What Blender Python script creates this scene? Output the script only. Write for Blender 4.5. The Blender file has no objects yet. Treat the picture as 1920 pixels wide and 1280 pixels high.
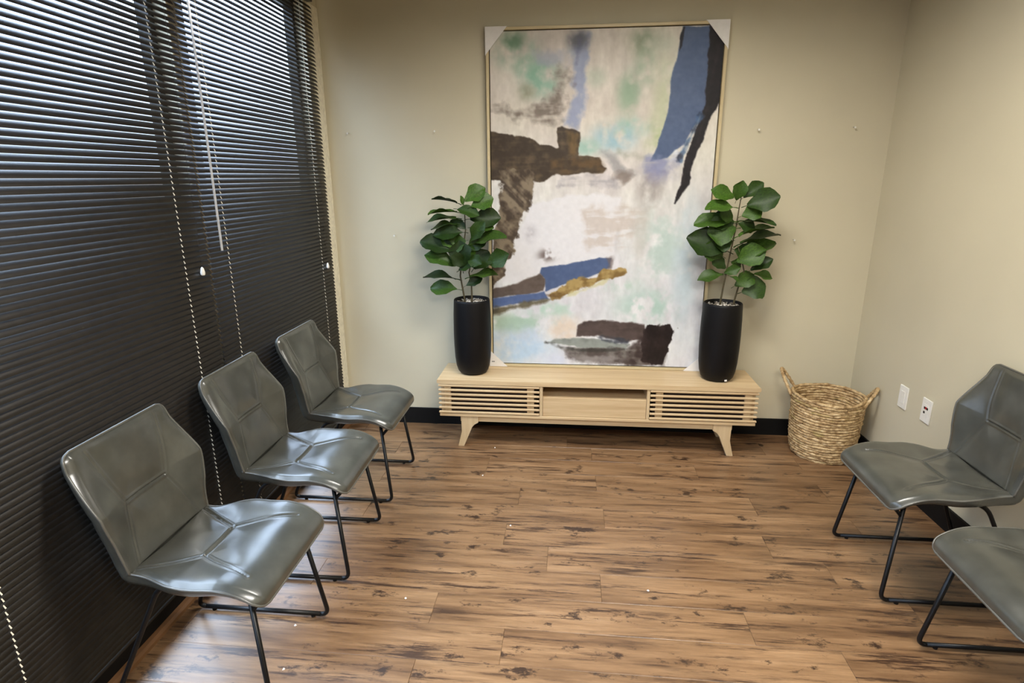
import bpy, math, random
import numpy as np
from mathutils import Vector, Matrix
random.seed(7)
S = bpy.context.scene
COL = S.collection
PI = math.pi

# ------------------------------------------------------------------ camera
cam_d = bpy.data.cameras.new('camera')
cam_d.sensor_width = 36.0
cam_d.lens = 20.6355
cam_d.clip_start = 0.02
cam = bpy.data.objects.new('camera', cam_d)
COL.objects.link(cam)
_f = Vector((-0.09607941, 0.95868462, -0.26775465))
_r = Vector((0.99515922, 0.09810161, -0.00584791))
_u = Vector((-0.02066086, 0.26702037, 0.96346938))
cam.matrix_world = Matrix(((_r.x, _u.x, -_f.x, 0.0), (_r.y, _u.y, -_f.y, 0.0), (_r.z, _u.z, -_f.z, 1.65), (0, 0, 0, 1)))
S.camera = cam

# ------------------------------------------------------------------ sky, lamps, exposure
SKY = 20.0
world = bpy.data.worlds.new('sky')
S.world = world
world.use_nodes = True
wn = world.node_tree.nodes
wl = world.node_tree.links
bg = wn['Background']
tc = wn.new('ShaderNodeTexCoord')
sp = wn.new('ShaderNodeSeparateXYZ')
cr = wn.new('ShaderNodeValToRGB')
cr.color_ramp.elements[0].position = 0.0
cr.color_ramp.elements[0].color = (0.04, 0.04, 0.042, 1)
cr.color_ramp.elements[1].position = 1.0
cr.color_ramp.elements[1].color = (0.70, 0.84, 1.05, 1)
for q, c in ((0.02, (0.055, 0.064, 0.08)), (0.13, (0.08, 0.094, 0.122)), (0.25, (0.15, 0.18, 0.24)), (0.5, (0.42, 0.52, 0.70)), (0.75, (0.62, 0.76, 0.98))):
    e = cr.color_ramp.elements.new(q)
    e.color = (*c, 1)
wl.new(tc.outputs['Generated'], sp.inputs[0])
wl.new(sp.outputs['Z'], cr.inputs[0])
wl.new(cr.outputs[0], bg.inputs['Color'])
bg.inputs['Strength'].default_value = SKY

LIGHT_SPOTS = [(0.30, 2.25, 56.0), (0.75, -0.35, 112.0)]
CEIL = 2.74
for lx, ly, watts in LIGHT_SPOTS:
    ld = bpy.data.lights.new('troffer_light', 'AREA')
    ld.shape = 'RECTANGLE'
    ld.size = 1.1
    ld.size_y = 0.5
    ld.energy = watts
    ld.color = (1.0, 0.958, 0.885)
    ld.spread = math.radians(174)
    lo = bpy.data.objects.new('troffer_light', ld)
    lo.location = (lx, ly, CEIL - 0.0135)
    COL.objects.link(lo)

S.view_settings.view_transform = 'Standard'
S.view_settings.look = 'None'
S.view_settings.gamma = 1.0
S.view_settings.use_curve_mapping = False
S.view_settings.exposure = 0.0

# ------------------------------------------------------------------ helpers
def srgb(r, g, b):
    def f(c):
        c /= 255.0
        return c / 12.92 if c <= 0.04045 else ((c + 0.055) / 1.055) ** 2.4
    return (f(r), f(g), f(b), 1.0)


class MB:
    """collects geometry and links it as ONE mesh object"""
    def __init__(self):
        self.v = []
        self.f = []

    def add(self, vs, fs):
        o = len(self.v)
        self.v += [tuple(p) for p in vs]
        self.f += [tuple(i + o for i in q) for q in fs]

    def box(self, x0, x1, y0, y1, z0, z1, ch=0.0):
        if ch <= 0:
            vs = [(x0, y0, z0), (x1, y0, z0), (x1, y1, z0), (x0, y1, z0), (x0, y0, z1), (x1, y0, z1), (x1, y1, z1), (x0, y1, z1)]
            self.add(vs, [(3, 2, 1, 0), (4, 5, 6, 7), (0, 1, 5, 4), (1, 2, 6, 5), (2, 3, 7, 6), (3, 0, 4, 7)])
            return
        c = ch
        vs = []
        for z, d in ((z0, c), (z0 + c, 0), (z1 - c, 0), (z1, c)):
            vs += [(x0 + d, y0 + d, z), (x1 - d, y0 + d, z), (x1 - d, y1 - d, z), (x0 + d, y1 - d, z)]
        fs = [(3, 2, 1, 0), (12, 13, 14, 15)]
        for k in range(3):
            a = 4 * k
            for i in range(4):
                j = (i + 1) % 4
                fs.append((a + i, a + j, a + 4 + j, a + 4 + i))
        self.add(vs, fs)

    def tube(self, pts, r, n=8, closed=False, caps=True, flat=1.0):
        pts = [Vector(p) for p in pts]
        N = len(pts)
        rs = r if isinstance(r, (list, tuple)) else [r] * N
        prev = None
        vs = []
        for i, p in enumerate(pts):
            if closed:
                t = pts[(i + 1) % N] - pts[i - 1]
            else:
                t = pts[min(i + 1, N - 1)] - pts[max(i - 1, 0)]
            t.normalize()
            if prev is None:
                a = Vector((0, 0, 1)) if abs(t.z) < 0.9 else Vector((1, 0, 0))
                u = (a - t * a.dot(t)).normalized()
            else:
                u = (prev - t * prev.dot(t)).normalized()
            prev = u
            w = t.cross(u)
            for k in range(n):
                an = 2 * PI * k / n
                vs.append(p + u * (math.cos(an) * rs[i]) + w * (math.sin(an) * rs[i] * flat))
        fs = []
        for i in range(N if closed else N - 1):
            a = i * n
            b = ((i + 1) % N) * n
            for k in range(n):
                m = (k + 1) % n
                fs.append((a + k, a + m, b + m, b + k))
        if caps and not closed:
            fs.append(tuple(range(n - 1, -1, -1)))
            fs.append(tuple((N - 1) * n + k for k in range(n)))
        self.add(vs, fs)

    def lathe(self, prof, cx=0, cy=0, n=32, cap0=True, cap1=False):
        vs = []
        for r, z in prof:
            for k in range(n):
                a = 2 * PI * k / n
                vs.append((cx + r * math.cos(a), cy + r * math.sin(a), z))
        fs = []
        for i in range(len(prof) - 1):
            for k in range(n):
                m = (k + 1) % n
                fs.append((i * n + k, i * n + m, (i + 1) * n + m, (i + 1) * n + k))
        if cap0:
            fs.append(tuple(range(n - 1, -1, -1)))
        if cap1:
            fs.append(tuple((len(prof) - 1) * n + k for k in range(n)))
        self.add(vs, fs)

    def prism(self, poly, y0, y1):
        """polygon in XZ extruded along Y"""
        n = len(poly)
        vs = [(x, y0, z) for x, z in poly] + [(x, y1, z) for x, z in poly]
        fs = [tuple(range(n)), tuple(range(2 * n - 1, n - 1, -1))]
        for i in range(n):
            j = (i + 1) % n
            fs.append((i, i + n, j + n, j))
        self.add(vs, fs)

    def mesh(self, name, smooth=False):
        me = bpy.data.meshes.new(name)
        me.from_pydata(self.v, [], self.f)
        me.update()
        if smooth:
            me.polygons.foreach_set('use_smooth', [True] * len(me.polygons))
        return me

    def build(self, name, mat, parent=None, smooth=False, autos=False):
        me = self.mesh(name, smooth)
        if autos:
            me.polygons.foreach_set('use_smooth', [True] * len(me.polygons))
            me.set_sharp_from_angle(angle=math.radians(38))
        me.materials.append(mat)
        return link(name, me, parent)


def link(name, me, parent=None):
    o = bpy.data.objects.new(name, me)
    COL.objects.link(o)
    if parent is not None:
        o.parent = parent
    return o


def thing(name, label, cat, loc=(0, 0, 0), rz=0.0, group=None):
    o = bpy.data.objects.new(name, None)
    o.empty_display_size = 0.05
    o.location = loc
    o.rotation_euler = (0, 0, rz)
    COL.objects.link(o)
    return tag(o, label, cat, group)


def tag(o, label, cat, group=None):
    o['label'] = label
    o['category'] = cat
    if group:
        o['group'] = group
    return o


def struct(o):
    o['kind'] = 'structure'
    return o


def copy_tree(o, parent=None):
    c = o.copy()
    COL.objects.link(c)
    c.parent = parent
    for ch in list(o.children):
        copy_tree(ch, c)
    return c


class NT:
    def __init__(self, name):
        self.m = bpy.data.materials.new(name)
        self.m.use_nodes = True
        self.n = self.m.node_tree.nodes
        self.l = self.m.node_tree.links
        self.b = self.n['Principled BSDF']

    def node(self, t, **kw):
        x = self.n.new(t)
        for k, v in kw.items():
            if k in x.inputs:
                x.inputs[k].default_value = v
            else:
                setattr(x, k, v)
        return x

    def link(self, a, b):
        self.l.new(a, b)

    def coords(self, scale=(1, 1, 1), rand=0.0, out='Object', rot=(0, 0, 0)):
        tcn = self.node('ShaderNodeTexCoord')
        mp = self.node('ShaderNodeMapping')
        mp.inputs['Scale'].default_value = scale
        mp.inputs['Rotation'].default_value = rot
        src = tcn.outputs[out]
        if rand:
            oi = self.node('ShaderNodeObjectInfo')
            mu = self.node('ShaderNodeMath', operation='MULTIPLY')
            mu.inputs[1].default_value = rand
            self.link(oi.outputs['Random'], mu.inputs[0])
            ad = self.node('ShaderNodeVectorMath', operation='ADD')
            self.link(src, ad.inputs[0])
            self.link(mu.outputs[0], ad.inputs[1])
            src = ad.outputs[0]
        self.link(src, mp.inputs['Vector'])
        return mp.outputs[0]

    def noise(self, vec, scale=5.0, detail=3.0, rough=0.5):
        x = self.node('ShaderNodeTexNoise')
        x.inputs['Scale'].default_value = scale
        x.inputs['Detail'].default_value = detail
        x.inputs['Roughness'].default_value = rough
        self.link(vec, x.inputs['Vector'])
        return x.outputs['Fac']

    def ramp(self, fac, stops):
        x = self.node('ShaderNodeValToRGB')
        el = x.color_ramp.elements
        while len(el) < len(stops):
            el.new(0.5)
        for q, (p, c) in zip(el, stops):
            q.position = p
            q.color = c if len(c) == 4 else (*c, 1)
        self.link(fac, x.inputs[0])
        return x.outputs[0]

    def mix(self, a, b, fac, blend='MIX'):
        x = self.node('ShaderNodeMix', data_type='RGBA', blend_type=blend)
        for s, i in ((a, 6), (b, 7)):
            if isinstance(s, (tuple, list)):
                x.inputs[i].default_value = s if len(s) == 4 else (*s, 1)
            else:
                self.link(s, x.inputs[i])
        if isinstance(fac, (int, float)):
            x.inputs[0].default_value = fac
        else:
            self.link(fac, x.inputs[0])
        return x.outputs[2]

    def bump(self, h, strength=0.2, dist=0.01):
        x = self.node('ShaderNodeBump')
        x.inputs['Strength'].default_value = strength
        x.inputs['Distance'].default_value = dist
        self.link(h, x.inputs['Height'])
        self.link(x.outputs[0], self.b.inputs['Normal'])

    def set(self, **kw):
        for k, v in kw.items():
            k = k.replace('_', ' ')
            if isinstance(v, (int, float, tuple, list)):
                self.b.inputs[k].default_value = v
            else:
                self.link(v, self.b.inputs[k])
        return self


def plain(name, col, rough=0.5, metal=0.0, spec=0.5, nscale=40.0, var=0.12, coat=0.0):
    t = NT(name)
    n = t.noise(t.coords(rand=3.0), nscale, 3.0)
    lo = tuple(c * (1 - var) for c in col[:3])
    hi = tuple(min(1.0, c * (1 + var)) for c in col[:3])
    t.set(Base_Color=t.ramp(n, [(0.3, lo), (0.7, hi)]), Roughness=rough, Metallic=metal, Specular_IOR_Level=spec, Coat_Weight=coat)
    return t.m


def bw(x):
    return (x, x, x, 1)


M = {}
# painted plaster wall
def wall_mat(name, col):
    t = NT(name)
    v = t.coords()
    n = t.noise(v, 1.6, 3.0)
    c = t.ramp(n, [(0.3, tuple(q * 0.96 for q in col[:3])), (0.7, tuple(q * 1.04 for q in col[:3]))])
    t.set(Base_Color=c, Roughness=0.62, Specular_IOR_Level=0.3)
    t.bump(t.noise(v, 260.0, 2.0), 0.10, 0.002)
    return t.m
M['wall'] = wall_mat('greige_wall_paint', srgb(201, 193, 168))
M['strip_cream'] = plain('pale_cream_strip', srgb(232, 226, 206), 0.5)
M['ceiling'] = plain('ceiling_tile', srgb(152, 148, 138), 0.9, nscale=90)
M['base_black'] = plain('black_rubber_baseboard', (0.003, 0.003, 0.003, 1), 0.6, spec=0.25, nscale=20)
M['shoe_wood'] = plain('brown_shoe_moulding', srgb(112, 78, 48), 0.5, nscale=14)
M['black_metal'] = plain('black_powder_coat', (0.003, 0.003, 0.0035, 1), 0.38, spec=0.35, nscale=90)
M['alu_dark'] = plain('dark_bronze_frame', (0.014, 0.012, 0.010, 1), 0.4)
M['white_plastic'] = plain('white_plastic', srgb(232, 230, 222), 0.35, nscale=60, var=0.03)
M['dash_white'] = plain('white_dash', srgb(236, 228, 210), 0.7, nscale=200)
M['steel'] = plain('nail_steel', (0.62, 0.60, 0.56, 1), 0.3, metal=0.9)
M['jack_red'] = plain('red_jack', srgb(190, 30, 40), 0.4)
M['jack_black'] = plain('black_jack', (0.01, 0.01, 0.01, 1), 0.4)
M['inner_shade'] = plain('door_gap_shade', srgb(52, 36, 26), 0.7, nscale=20)  # shade of the console interior put into a dark brown
M['paper'] = plain('white_cardboard', srgb(232, 229, 226), 0.75, var=0.03)
M['print_grey'] = plain('grey_print', srgb(110, 108, 106), 0.75)
M['asphalt'] = plain('asphalt', (0.14, 0.135, 0.125, 1), 0.9, nscale=6)

# slats: dark brown aluminium
t = NT('dark_brown_slat')
n = t.noise(t.coords((1, 8, 1), rand=5.0), 4.0, 2.0)
t.set(Base_Color=t.ramp(n, [(0.3, (0.0095, 0.0070, 0.0048)), (0.7, (0.0145, 0.0108, 0.0074))]), Roughness=0.36, Specular_IOR_Level=0.36)
M['slat'] = t.m

# leather
def leather(name, base, coat, rough):
    t = NT(name)
    v = t.coords(rand=4.0)
    n1 = t.noise(v, 11.0, 3.0, 0.55)
    n2 = t.noise(v, 60.0, 3.0)
    c = t.ramp(n1, [(0.28, tuple(q * 0.76 for q in base)), (0.5, base), (0.72, tuple(q * 1.30 for q in base))])
    t.set(Base_Color=c, Roughness=rough, Specular_IOR_Level=0.55,
          Coat_Weight=coat, Coat_Roughness=0.22)
    t.bump(n2, 0.08, 0.0015)
    return t.m
M['leather'] = leather('grey_faux_leather', (0.056, 0.057, 0.048), 0.6, 0.29)
M['piping'] = leather('grey_faux_leather_piping', (0.10, 0.098, 0.085), 0.4, 0.33)

# light ash wood
def wood(name, base, dark, axis, rough=0.45):
    t = NT(name)
    sc = {'x': (1.2, 24, 24), 'z': (24, 24, 1.2), 'y': (24, 1.2, 24)}[axis]
    v = t.coords(sc, rand=6.0)
    n = t.noise(v, 1.5, 5.0, 0.65)
    c = t.ramp(n, [(0.30, dark), (0.6, base), (0.85, tuple(min(1, q * 1.1) for q in base[:3]))])
    t.set(Base_Color=c, Roughness=rough, Specular_IOR_Level=0.4)
    t.bump(n, 0.05, 0.002)
    return t.m
M['ash'] = wood('pale_ash_wood', srgb(206, 180, 140), srgb(188, 158, 118), 'x')
M['ash_v'] = wood('pale_ash_wood_vertical', srgb(204, 180, 142), srgb(188, 160, 122), 'z')
M['gold_frame'] = wood('champagne_frame', srgb(204, 188, 150), srgb(186, 168, 128), 'x', 0.35)
M['gold_frame_v'] = wood('champagne_frame_upright', srgb(204, 188, 150), srgb(186, 168, 128), 'z', 0.35)

# laminate plank
t = NT('rustic_laminate')
v1 = t.coords((0.9, 9.0, 1), rand=37.0)
v2 = t.coords((2.6, 34.0, 1), rand=53.0)
v3 = t.coords((3.2, 40.0, 1), rand=71.0)
v4 = t.coords((7.0, 13.0, 1), rand=91.0)
big = t.noise(v1, 1.6, 4.0, 0.6)
grain = t.noise(v2, 2.0, 5.0, 0.7)
c = t.ramp(big, [(0.22, srgb(92, 68, 47)), (0.42, srgb(134, 103, 73)), (0.60, srgb(158, 125, 91)), (0.85, srgb(180, 148, 113))])
c = t.mix(c, t.ramp(grain, [(0.3, srgb(120, 92, 70)), (0.7, srgb(255, 250, 244))]), 0.5, 'MULTIPLY')
streak = t.noise(v3, 1.0, 6.0, 0.75)
gate = t.noise(v1, 2.4, 2.0, 0.5)
mg = t.node('ShaderNodeMath', operation='MULTIPLY')
t.link(t.ramp(streak, [(0.49, bw(0)), (0.59, bw(1))]), mg.inputs[0])
t.link(t.ramp(gate, [(0.43, bw(0)), (0.58, bw(1))]), mg.inputs[1])
c = t.mix(c, srgb(66, 46, 33), mg.outputs[0])
knot = t.noise(v4, 1.0, 5.0, 0.7)
c = t.mix(c, srgb(52, 36, 27), t.ramp(knot, [(0.585, bw(0)), (0.66, bw(0.95))]))
oi = t.node('ShaderNodeObjectInfo')
c = t.mix(c, t.ramp(oi.outputs['Random'], [(0.0, (0.84, 0.82, 0.80)), (1.0, (1.0, 0.99, 0.97))]), 1.0, 'MULTIPLY')
t.set(Base_Color=c, Roughness=t.ramp(grain, [(0.2, bw(0.26)), (0.8, bw(0.36))]), Specular_IOR_Level=0.6)
t.bump(grain, 0.12, 0.002)
M['plank'] = t.m

# leaf
t = NT('fig_leaf')
v = t.coords((1, 1, 1), rand=3.0)
n = t.noise(v, 18.0, 4.0)
c = t.ramp(n, [(0.25, (0.019, 0.050, 0.005)), (0.6, (0.042, 0.100, 0.010)), (0.85, (0.088, 0.160, 0.022))])
oi = t.node('ShaderNodeObjectInfo')
c = t.mix(c, t.ramp(oi.outputs['Random'], [(0.0, (0.22, 0.26, 0.24)), (0.5, (0.66, 0.66, 0.62)), (1.0, (1.30, 1.25, 1.15))]), 1.0, 'MULTIPLY')
t.set(Base_Color=c, Roughness=0.48, Specular_IOR_Level=0.32)
M['leaf'] = t.m
M['stem'] = plain('fig_stem', srgb(70, 62, 38), 0.7)
M['pot'] = plain('matte_black_pot', (0.0028, 0.0024, 0.0028, 1), 0.5, spec=0.25, nscale=30)

# seagrass
t = NT('dried_seagrass')
v = t.coords((1, 1, 1), rand=11.0)
n = t.noise(v, 34.0, 5.0, 0.7)
n2 = t.noise(v, 9.0, 2.0)
c = t.ramp(n, [(0.28, srgb(92, 68, 42)), (0.42, srgb(158, 128, 88)), (0.56, srgb(200, 172, 128)), (0.75, srgb(228, 206, 166))])
c = t.mix(c, srgb(150, 140, 72), t.ramp(n2, [(0.62, bw(0)), (0.75, bw(0.5))]))
t.set(Base_Color=c, Roughness=0.7, Specular_IOR_Level=0.25)
t.bump(n, 0.6, 0.006)
M['seagrass'] = t.m

# pebbles
t = NT('mixed_pebbles')
vo = t.node('ShaderNodeTexVoronoi')
vo.inputs['Scale'].default_value = 70.0
t.link(t.coords(), vo.inputs['Vector'])
bwn = t.node('ShaderNodeSeparateColor')
t.link(vo.outputs['Color'], bwn.inputs[0])
t.set(Base_Color=t.ramp(bwn.outputs[0], [(0.0, srgb(48, 40, 32)), (0.45, srgb(122, 112, 98)), (0.85, srgb(214, 208, 198))]), Roughness=0.6)
M['pebble'] = t.m

# painting print
t = NT('abstract_print')
at = t.node('ShaderNodeAttribute', attribute_name='paint')
n = t.noise(t.coords((60, 1, 60)), 3.0, 3.0)
t.set(Base_Color=at.outputs['Color'], Roughness=0.5, Specular_IOR_Level=0.3)
t.bump(n, 0.12, 0.002)
M['print'] = t.m

# window glass: clear pane with a faint reflection
t = NT('clear_glass')
tr = t.node('ShaderNodeBsdfTransparent')
tr.inputs[0].default_value = (0.93, 0.95, 0.95, 1)
gl = t.node('ShaderNodeBsdfGlossy')
gl.inputs['Roughness'].default_value = 0.02
mx = t.node('ShaderNodeMixShader')
mx.inputs[0].default_value = 0.06
t.link(tr.outputs[0], mx.inputs[1])
t.link(gl.outputs[0], mx.inputs[2])
t.link(mx.outputs[0], t.n['Material Output'].inputs['Surface'])
M['glass'] = t.m
# clear acrylic wand
t = NT('clear_acrylic')
t.set(Base_Color=(0.85, 0.85, 0.85, 1), Roughness=0.15, Transmission_Weight=0.55, IOR=1.45)
M['acrylic'] = t.m
# lamp diffuser
t = NT('lamp_diffuser')
t.set(Base_Color=(0.9, 0.9, 0.88, 1), Emission_Color=(1.0, 0.92, 0.78, 1), Emission_Strength=2.0)
M['diffuser'] = t.m

# ------------------------------------------------------------------ room shell
XL, YB, H0 = -1.53, 3.746, CEIL
YF = -5.0
XR0, XR1 = 1.804, 1.845       # right wall runs very slightly out of square
def xr(y):
    return XR0 + (XR1 - XR0) * (YB - y) / 1.45
WT = 0.12

b = MB(); b.box(XL - WT, 2.2, YB, YB + WT, -0.05, H0)
struct(b.build('wall_back', M['wall']))
b = MB(); b.box(XL - WT, 2.2, YF - WT, YF, -0.05, H0)
struct(b.build('wall_front', M['wall']))
b = MB()
ya, yb_ = YF - WT, YB + WT
b.add([(xr(ya), ya, -0.05), (2.3, ya, -0.05), (2.3, yb_, -0.05), (xr(yb_), yb_, -0.05),
       (xr(ya), ya, H0), (2.3, ya, H0), (2.3, yb_, H0), (xr(yb_), yb_, H0)],
      [(3, 2, 1, 0), (4, 5, 6, 7), (0, 1, 5, 4), (1, 2, 6, 5), (2, 3, 7, 6), (3, 0, 4, 7)])
struct(b.build('wall_right', M['wall']))
# left wall: sill panel, head and piers around three tall windows
WINS = [(2.42, 3.56), (0.66, 2.32), (-1.55, 0.36)]
WZ0, WZ1 = 0.13, 2.62
b = MB()
b.box(XL - WT, XL, YF, YB, -0.05, WZ0)
b.box(XL - WT, XL, YF, YB, WZ1, H0)
ed = [YB, 3.56, 2.42, 2.32, 0.66, 0.36, -1.55, YF]
for i in range(0, 8, 2):
    b.box(XL - WT, XL, ed[i + 1], ed[i], WZ0, WZ1)
struct(b.build('wall_left', M['wall']))
b = MB(); b.box(XL - WT, 2.3, YF - WT, YB + WT, H0, H0 + 0.1)
struct(b.build('ceiling', M['ceiling']))

for i, (y0, y1) in enumerate(WINS):
    w = bpy.data.objects.new('window_%d' % (i + 1), None)
    COL.objects.link(w)
    struct(w)
    w.location = (XL - 0.08, (y0 + y1) / 2, WZ0)
    hy, hz = (y1 - y0) / 2, WZ1 - WZ0
    b = MB()
    b.box(-0.025, 0.025, -hy, -hy + 0.03, 0, hz); b.box(-0.025, 0.025, hy - 0.03, hy, 0, hz)
    b.box(-0.025, 0.025, -hy + 0.03, hy - 0.03, 0, 0.04); b.box(-0.025, 0.025, -hy + 0.03, hy - 0.03, hz - 0.04, hz)
    b.box(-0.025, 0.025, -hy + 0.03, hy - 0.03, 0.79, 0.83)
    b.build('window_frame', M['alu_dark'], w)
    b = MB(); b.box(-0.004, 0.004, -hy + 0.028, hy - 0.028, 0.035, hz - 0.035)
    b.build('pane', M['glass'], w)

# baseboards, shoe trim and a pale corner strip
b = MB(); b.box(XL + 0.012, xr(YB) - 0.002, YB - 0.012, YB, 0.0, 0.115, 0.002)
struct(b.build('baseboard_back', M['base_black']))
b = MB(); b.box(XL, XL + 0.012, YF, YB - 0.0, 0.0, 0.115, 0.002)
struct(b.build('baseboard_left', M['base_black']))
b = MB()
b.add([(xr(YF) - 0.012, YF, 0), (xr(YF), YF, 0), (xr(YB), YB - 0.013, 0), (xr(YB) - 0.012, YB - 0.013, 0),
       (xr(YF) - 0.012, YF, 0.115), (xr(YF), YF, 0.115), (xr(YB), YB - 0.013, 0.115), (xr(YB) - 0.012, YB - 0.013, 0.115)],
      [(3, 2, 1, 0), (4, 5, 6, 7), (0, 1, 5, 4), (1, 2, 6, 5), (2, 3, 7, 6), (3, 0, 4, 7)])
struct(b.build('baseboard_right', M['base_black']))
b = MB(); b.prism([(XL + 0.012, 0), (XL + 0.036, 0), (XL + 0.034, 0.012), (XL + 0.026, 0.022), (XL + 0.012, 0.026)], YF, YB - 0.014)
struct(b.build('trim_1', M['shoe_wood']))
b = MB(); b.box(XL, XL + 0.006, 3.605, YB - 0.001, 0.116, 2.625)
struct(b.build('pale_strip', M['strip_cream']))  # strip at the end of the left wall, paler than the wall colour

# floor: slab with one object per plank
b = MB(); b.box(XL - WT, 2.25, YF - WT, YB + WT, -0.06, -0.006)
floor = struct(b.build('floor', M['shoe_wood']))
PW, PLN = 0.176, 1.22
ROWX = {0: -0.22, 1: -0.515, 2: 0.155, 3: -0.075}
def plank_mesh(x0, x1, w):
    b = MB()
    g, c = 0.0004, 0.0008
    x0 += g; x1 -= g
    y0, y1 = -w / 2 + g, w / 2 - g
    vs = [(x0, y0, -0.006), (x1, y0, -0.006), (x1, y1, -0.006), (x0, y1, -0.006),
          (x0, y0, -c), (x1, y0, -c), (x1, y1, -c), (x0, y1, -c),
          (x0 + c, y0 + c, 0), (x1 - c, y0 + c, 0), (x1 - c, y1 - c, 0), (x0 + c, y1 - c, 0)]
    fs = [(8, 9, 10, 11)]
    for a in (0, 4):
        for i in range(4):
            j = (i + 1) % 4
            fs.append((a + i, a + j, a + 4 + j, a + 4 + i))
    b.add(vs, fs)
    me = b.mesh('plank')
    me.materials.append(M['plank'])
    return me
full = plank_mesh(-PLN / 2, PLN / 2, PW)
rr = random.Random(5)
r0 = int(math.floor((-1.0 - 1.672) / PW))
r1 = int(math.ceil((YB - 1.672) / PW))
for r in range(r0, r1):
    y0 = 1.672 + r * PW
    y1 = min(y0 + PW, YB)
    w = y1 - y0
    yc = (y0 + y1) / 2
    off = ROWX.get(r, rr.uniform(0, PLN))
    k = math.floor((XL - off) / PLN)
    x = off + k * PLN
    xe = xr(yc)
    while x < xe:
        a, c_ = max(x, XL), min(x + PLN, xe)
        if c_ - a > 0.02:
            if c_ - a > PLN - 1e-4 and w > PW - 1e-4:
                me = full
            else:
                me = plank_mesh(a - (a + c_) / 2, c_ - (a + c_) / 2, w)
            o = link('plank', me, floor)
            o.location = ((a + c_) / 2, yc, 0)
        x += PLN

# ground outside
b = MB(); b.box(-40, XL - WT - 0.02, -30, 40, -0.2, -0.1)
struct(b.build('ground', M['asphalt']))

# ceiling lights
for i, (lx, ly, _w) in enumerate(LIGHT_SPOTS):
    t_ = thing('ceiling_light', ['white recessed ceiling light nearest the painting', 'white recessed ceiling light farthest from the painting'][i], 'ceiling light', (lx, ly, CEIL), 0, 'ceiling lights')
    b = MB()
    b.box(-0.6, 0.6, -0.3, -0.265, -0.055, 0); b.box(-0.6, 0.6, 0.265, 0.3, -0.055, 0)
    b.box(-0.6, -0.565, -0.265, 0.265, -0.055, 0); b.box(0.565, 0.6, -0.265, 0.265, -0.055, 0)
    b.build('frame', M['white_plastic'], t_)
    b = MB(); b.box(-0.565, 0.565, -0.265, 0.265, -0.012, -0.004)
    b.build('diffuser', M['diffuser'], t_)

# ------------------------------------------------------------------ window blinds
PITCH, SW, TILT = 0.0215, 0.025, math.radians(55.5)
BX = -1.504
def slat_mesh(length):
    b = MB()
    n = 4
    vs = []
    for y in (-length / 2, length / 2):
        for k in range(n + 1):
            s = -SW / 2 + SW * k / n
            crown = 0.0024 * (1 - (2 * s / SW) ** 2)
            # s runs from the outer (high) edge to the room (low) edge
            vs.append((s * math.cos(TILT) + crown * math.sin(TILT), y, -s * math.sin(TILT) + crown * math.cos(TILT)))
    fs = [(k, k + 1, n + 2 + k, n + 1 + k) for k in range(n)]
    b.add(vs, fs)
    me = b.mesh('slat', smooth=True)
    me.materials.append(M['slat'])
    return me

def blind(y0, y1, label, ladders, wand, tassel, ztop=2.665, zbot=0.10):
    yc = (y0 + y1) / 2
    t_ = thing('window_blind', label, 'blind', (BX, yc, zbot), 0, 'dark window blinds')
    L = y1 - y0
    me = slat_mesh(L)
    rb = random.Random(int(y0 * 100))
    z = 0.02
    top = ztop - zbot - 0.045
    N = int((top - z) / PITCH)
    for k in range(N):
        o = link('slat', me, t_)
        o.location = (rb.uniform(-0.0005, 0.0005), 0, z + k * PITCH)
        o.rotation_euler = (rb.uniform(-0.0006, 0.0006), rb.gauss(0, 0.022), 0)
    b = MB(); b.box(-0.016, 0.016, -L / 2, L / 2, top, top + 0.04, 0.002)
    b.build('headrail', M['alu_dark'], t_)
    b = MB(); b.box(-0.011, 0.011, -L / 2, L / 2, -0.004, 0.010, 0.003)
    b.build('bottom_rail', M['alu_dark'], t_)
    for ly in ladders:
        b = MB()
        xf = SW / 2 * math.cos(TILT) + 0.0022
        for k in range(N):
            zz = z + k * PITCH - SW / 2 * math.sin(TILT) + 0.002
            b.add([(xf - 0.004, ly - yc - 0.0016, zz + 0.010), (xf + 0.0016, ly - yc - 0.0022, zz), (xf + 0.0016, ly - yc + 0.0022, zz),
                   (xf - 0.004, ly - yc + 0.0016, zz + 0.010), (xf - 0.002, ly - yc, zz - 0.002)],
                  [(0, 1, 2, 3), (1, 4, 2), (0, 4, 1), (3, 2, 4), (0, 3, 4)])
        b.build('ladder_dashes', M['dash_white'], t_)  # row of small white diamonds, one per slat
    if wand:
        wy, zb = wand
        b = MB(); b.tube([(0.024, wy - yc, top - 0.01), (0.024, wy - yc, zb - zbot)], 0.0052, 6)
        w = b.build('tilt_wand', M['acrylic'], t_)
        b = MB(); b.tube([(0.016, wy - yc, top + 0.005), (0.022, wy - yc, top + 0.004), (0.024, wy - yc, top - 0.012)], 0.002, 6)
        b.build('wand_hook', M['white_plastic'], w)
    if tassel:
        ty, tz = tassel
        b = MB(); b.tube([(0.014, ty - yc, top - 0.01), (0.014, ty - yc, tz + 0.02 - zbot)], 0.0006, 5)
        c_ = b.build('pull_cord', M['alu_dark'], t_)
        b = MB(); b.lathe([(0.002, 0.03), (0.006, 0.024), (0.009, 0.008), (0.0085, 0.0), (0.006, -0.004)][::-1], 0.014, ty - yc, 10, True, True)
        b.v = [(x, y, q + tz - zbot) for x, y, q in b.v]
        b.build('tassel', M['white_plastic'], c_)
    return t_

blind(2.325, 3.595, 'dark brown metal blind next to the back wall with a clear wand', [2.455, 3.43], (2.385, 1.36), (3.49, 1.125))
blind(0.55, 2.315, 'dark brown metal blind at the left edge behind the nearest chair', [1.19, 2.15], None, (2.245, 1.28))

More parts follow.
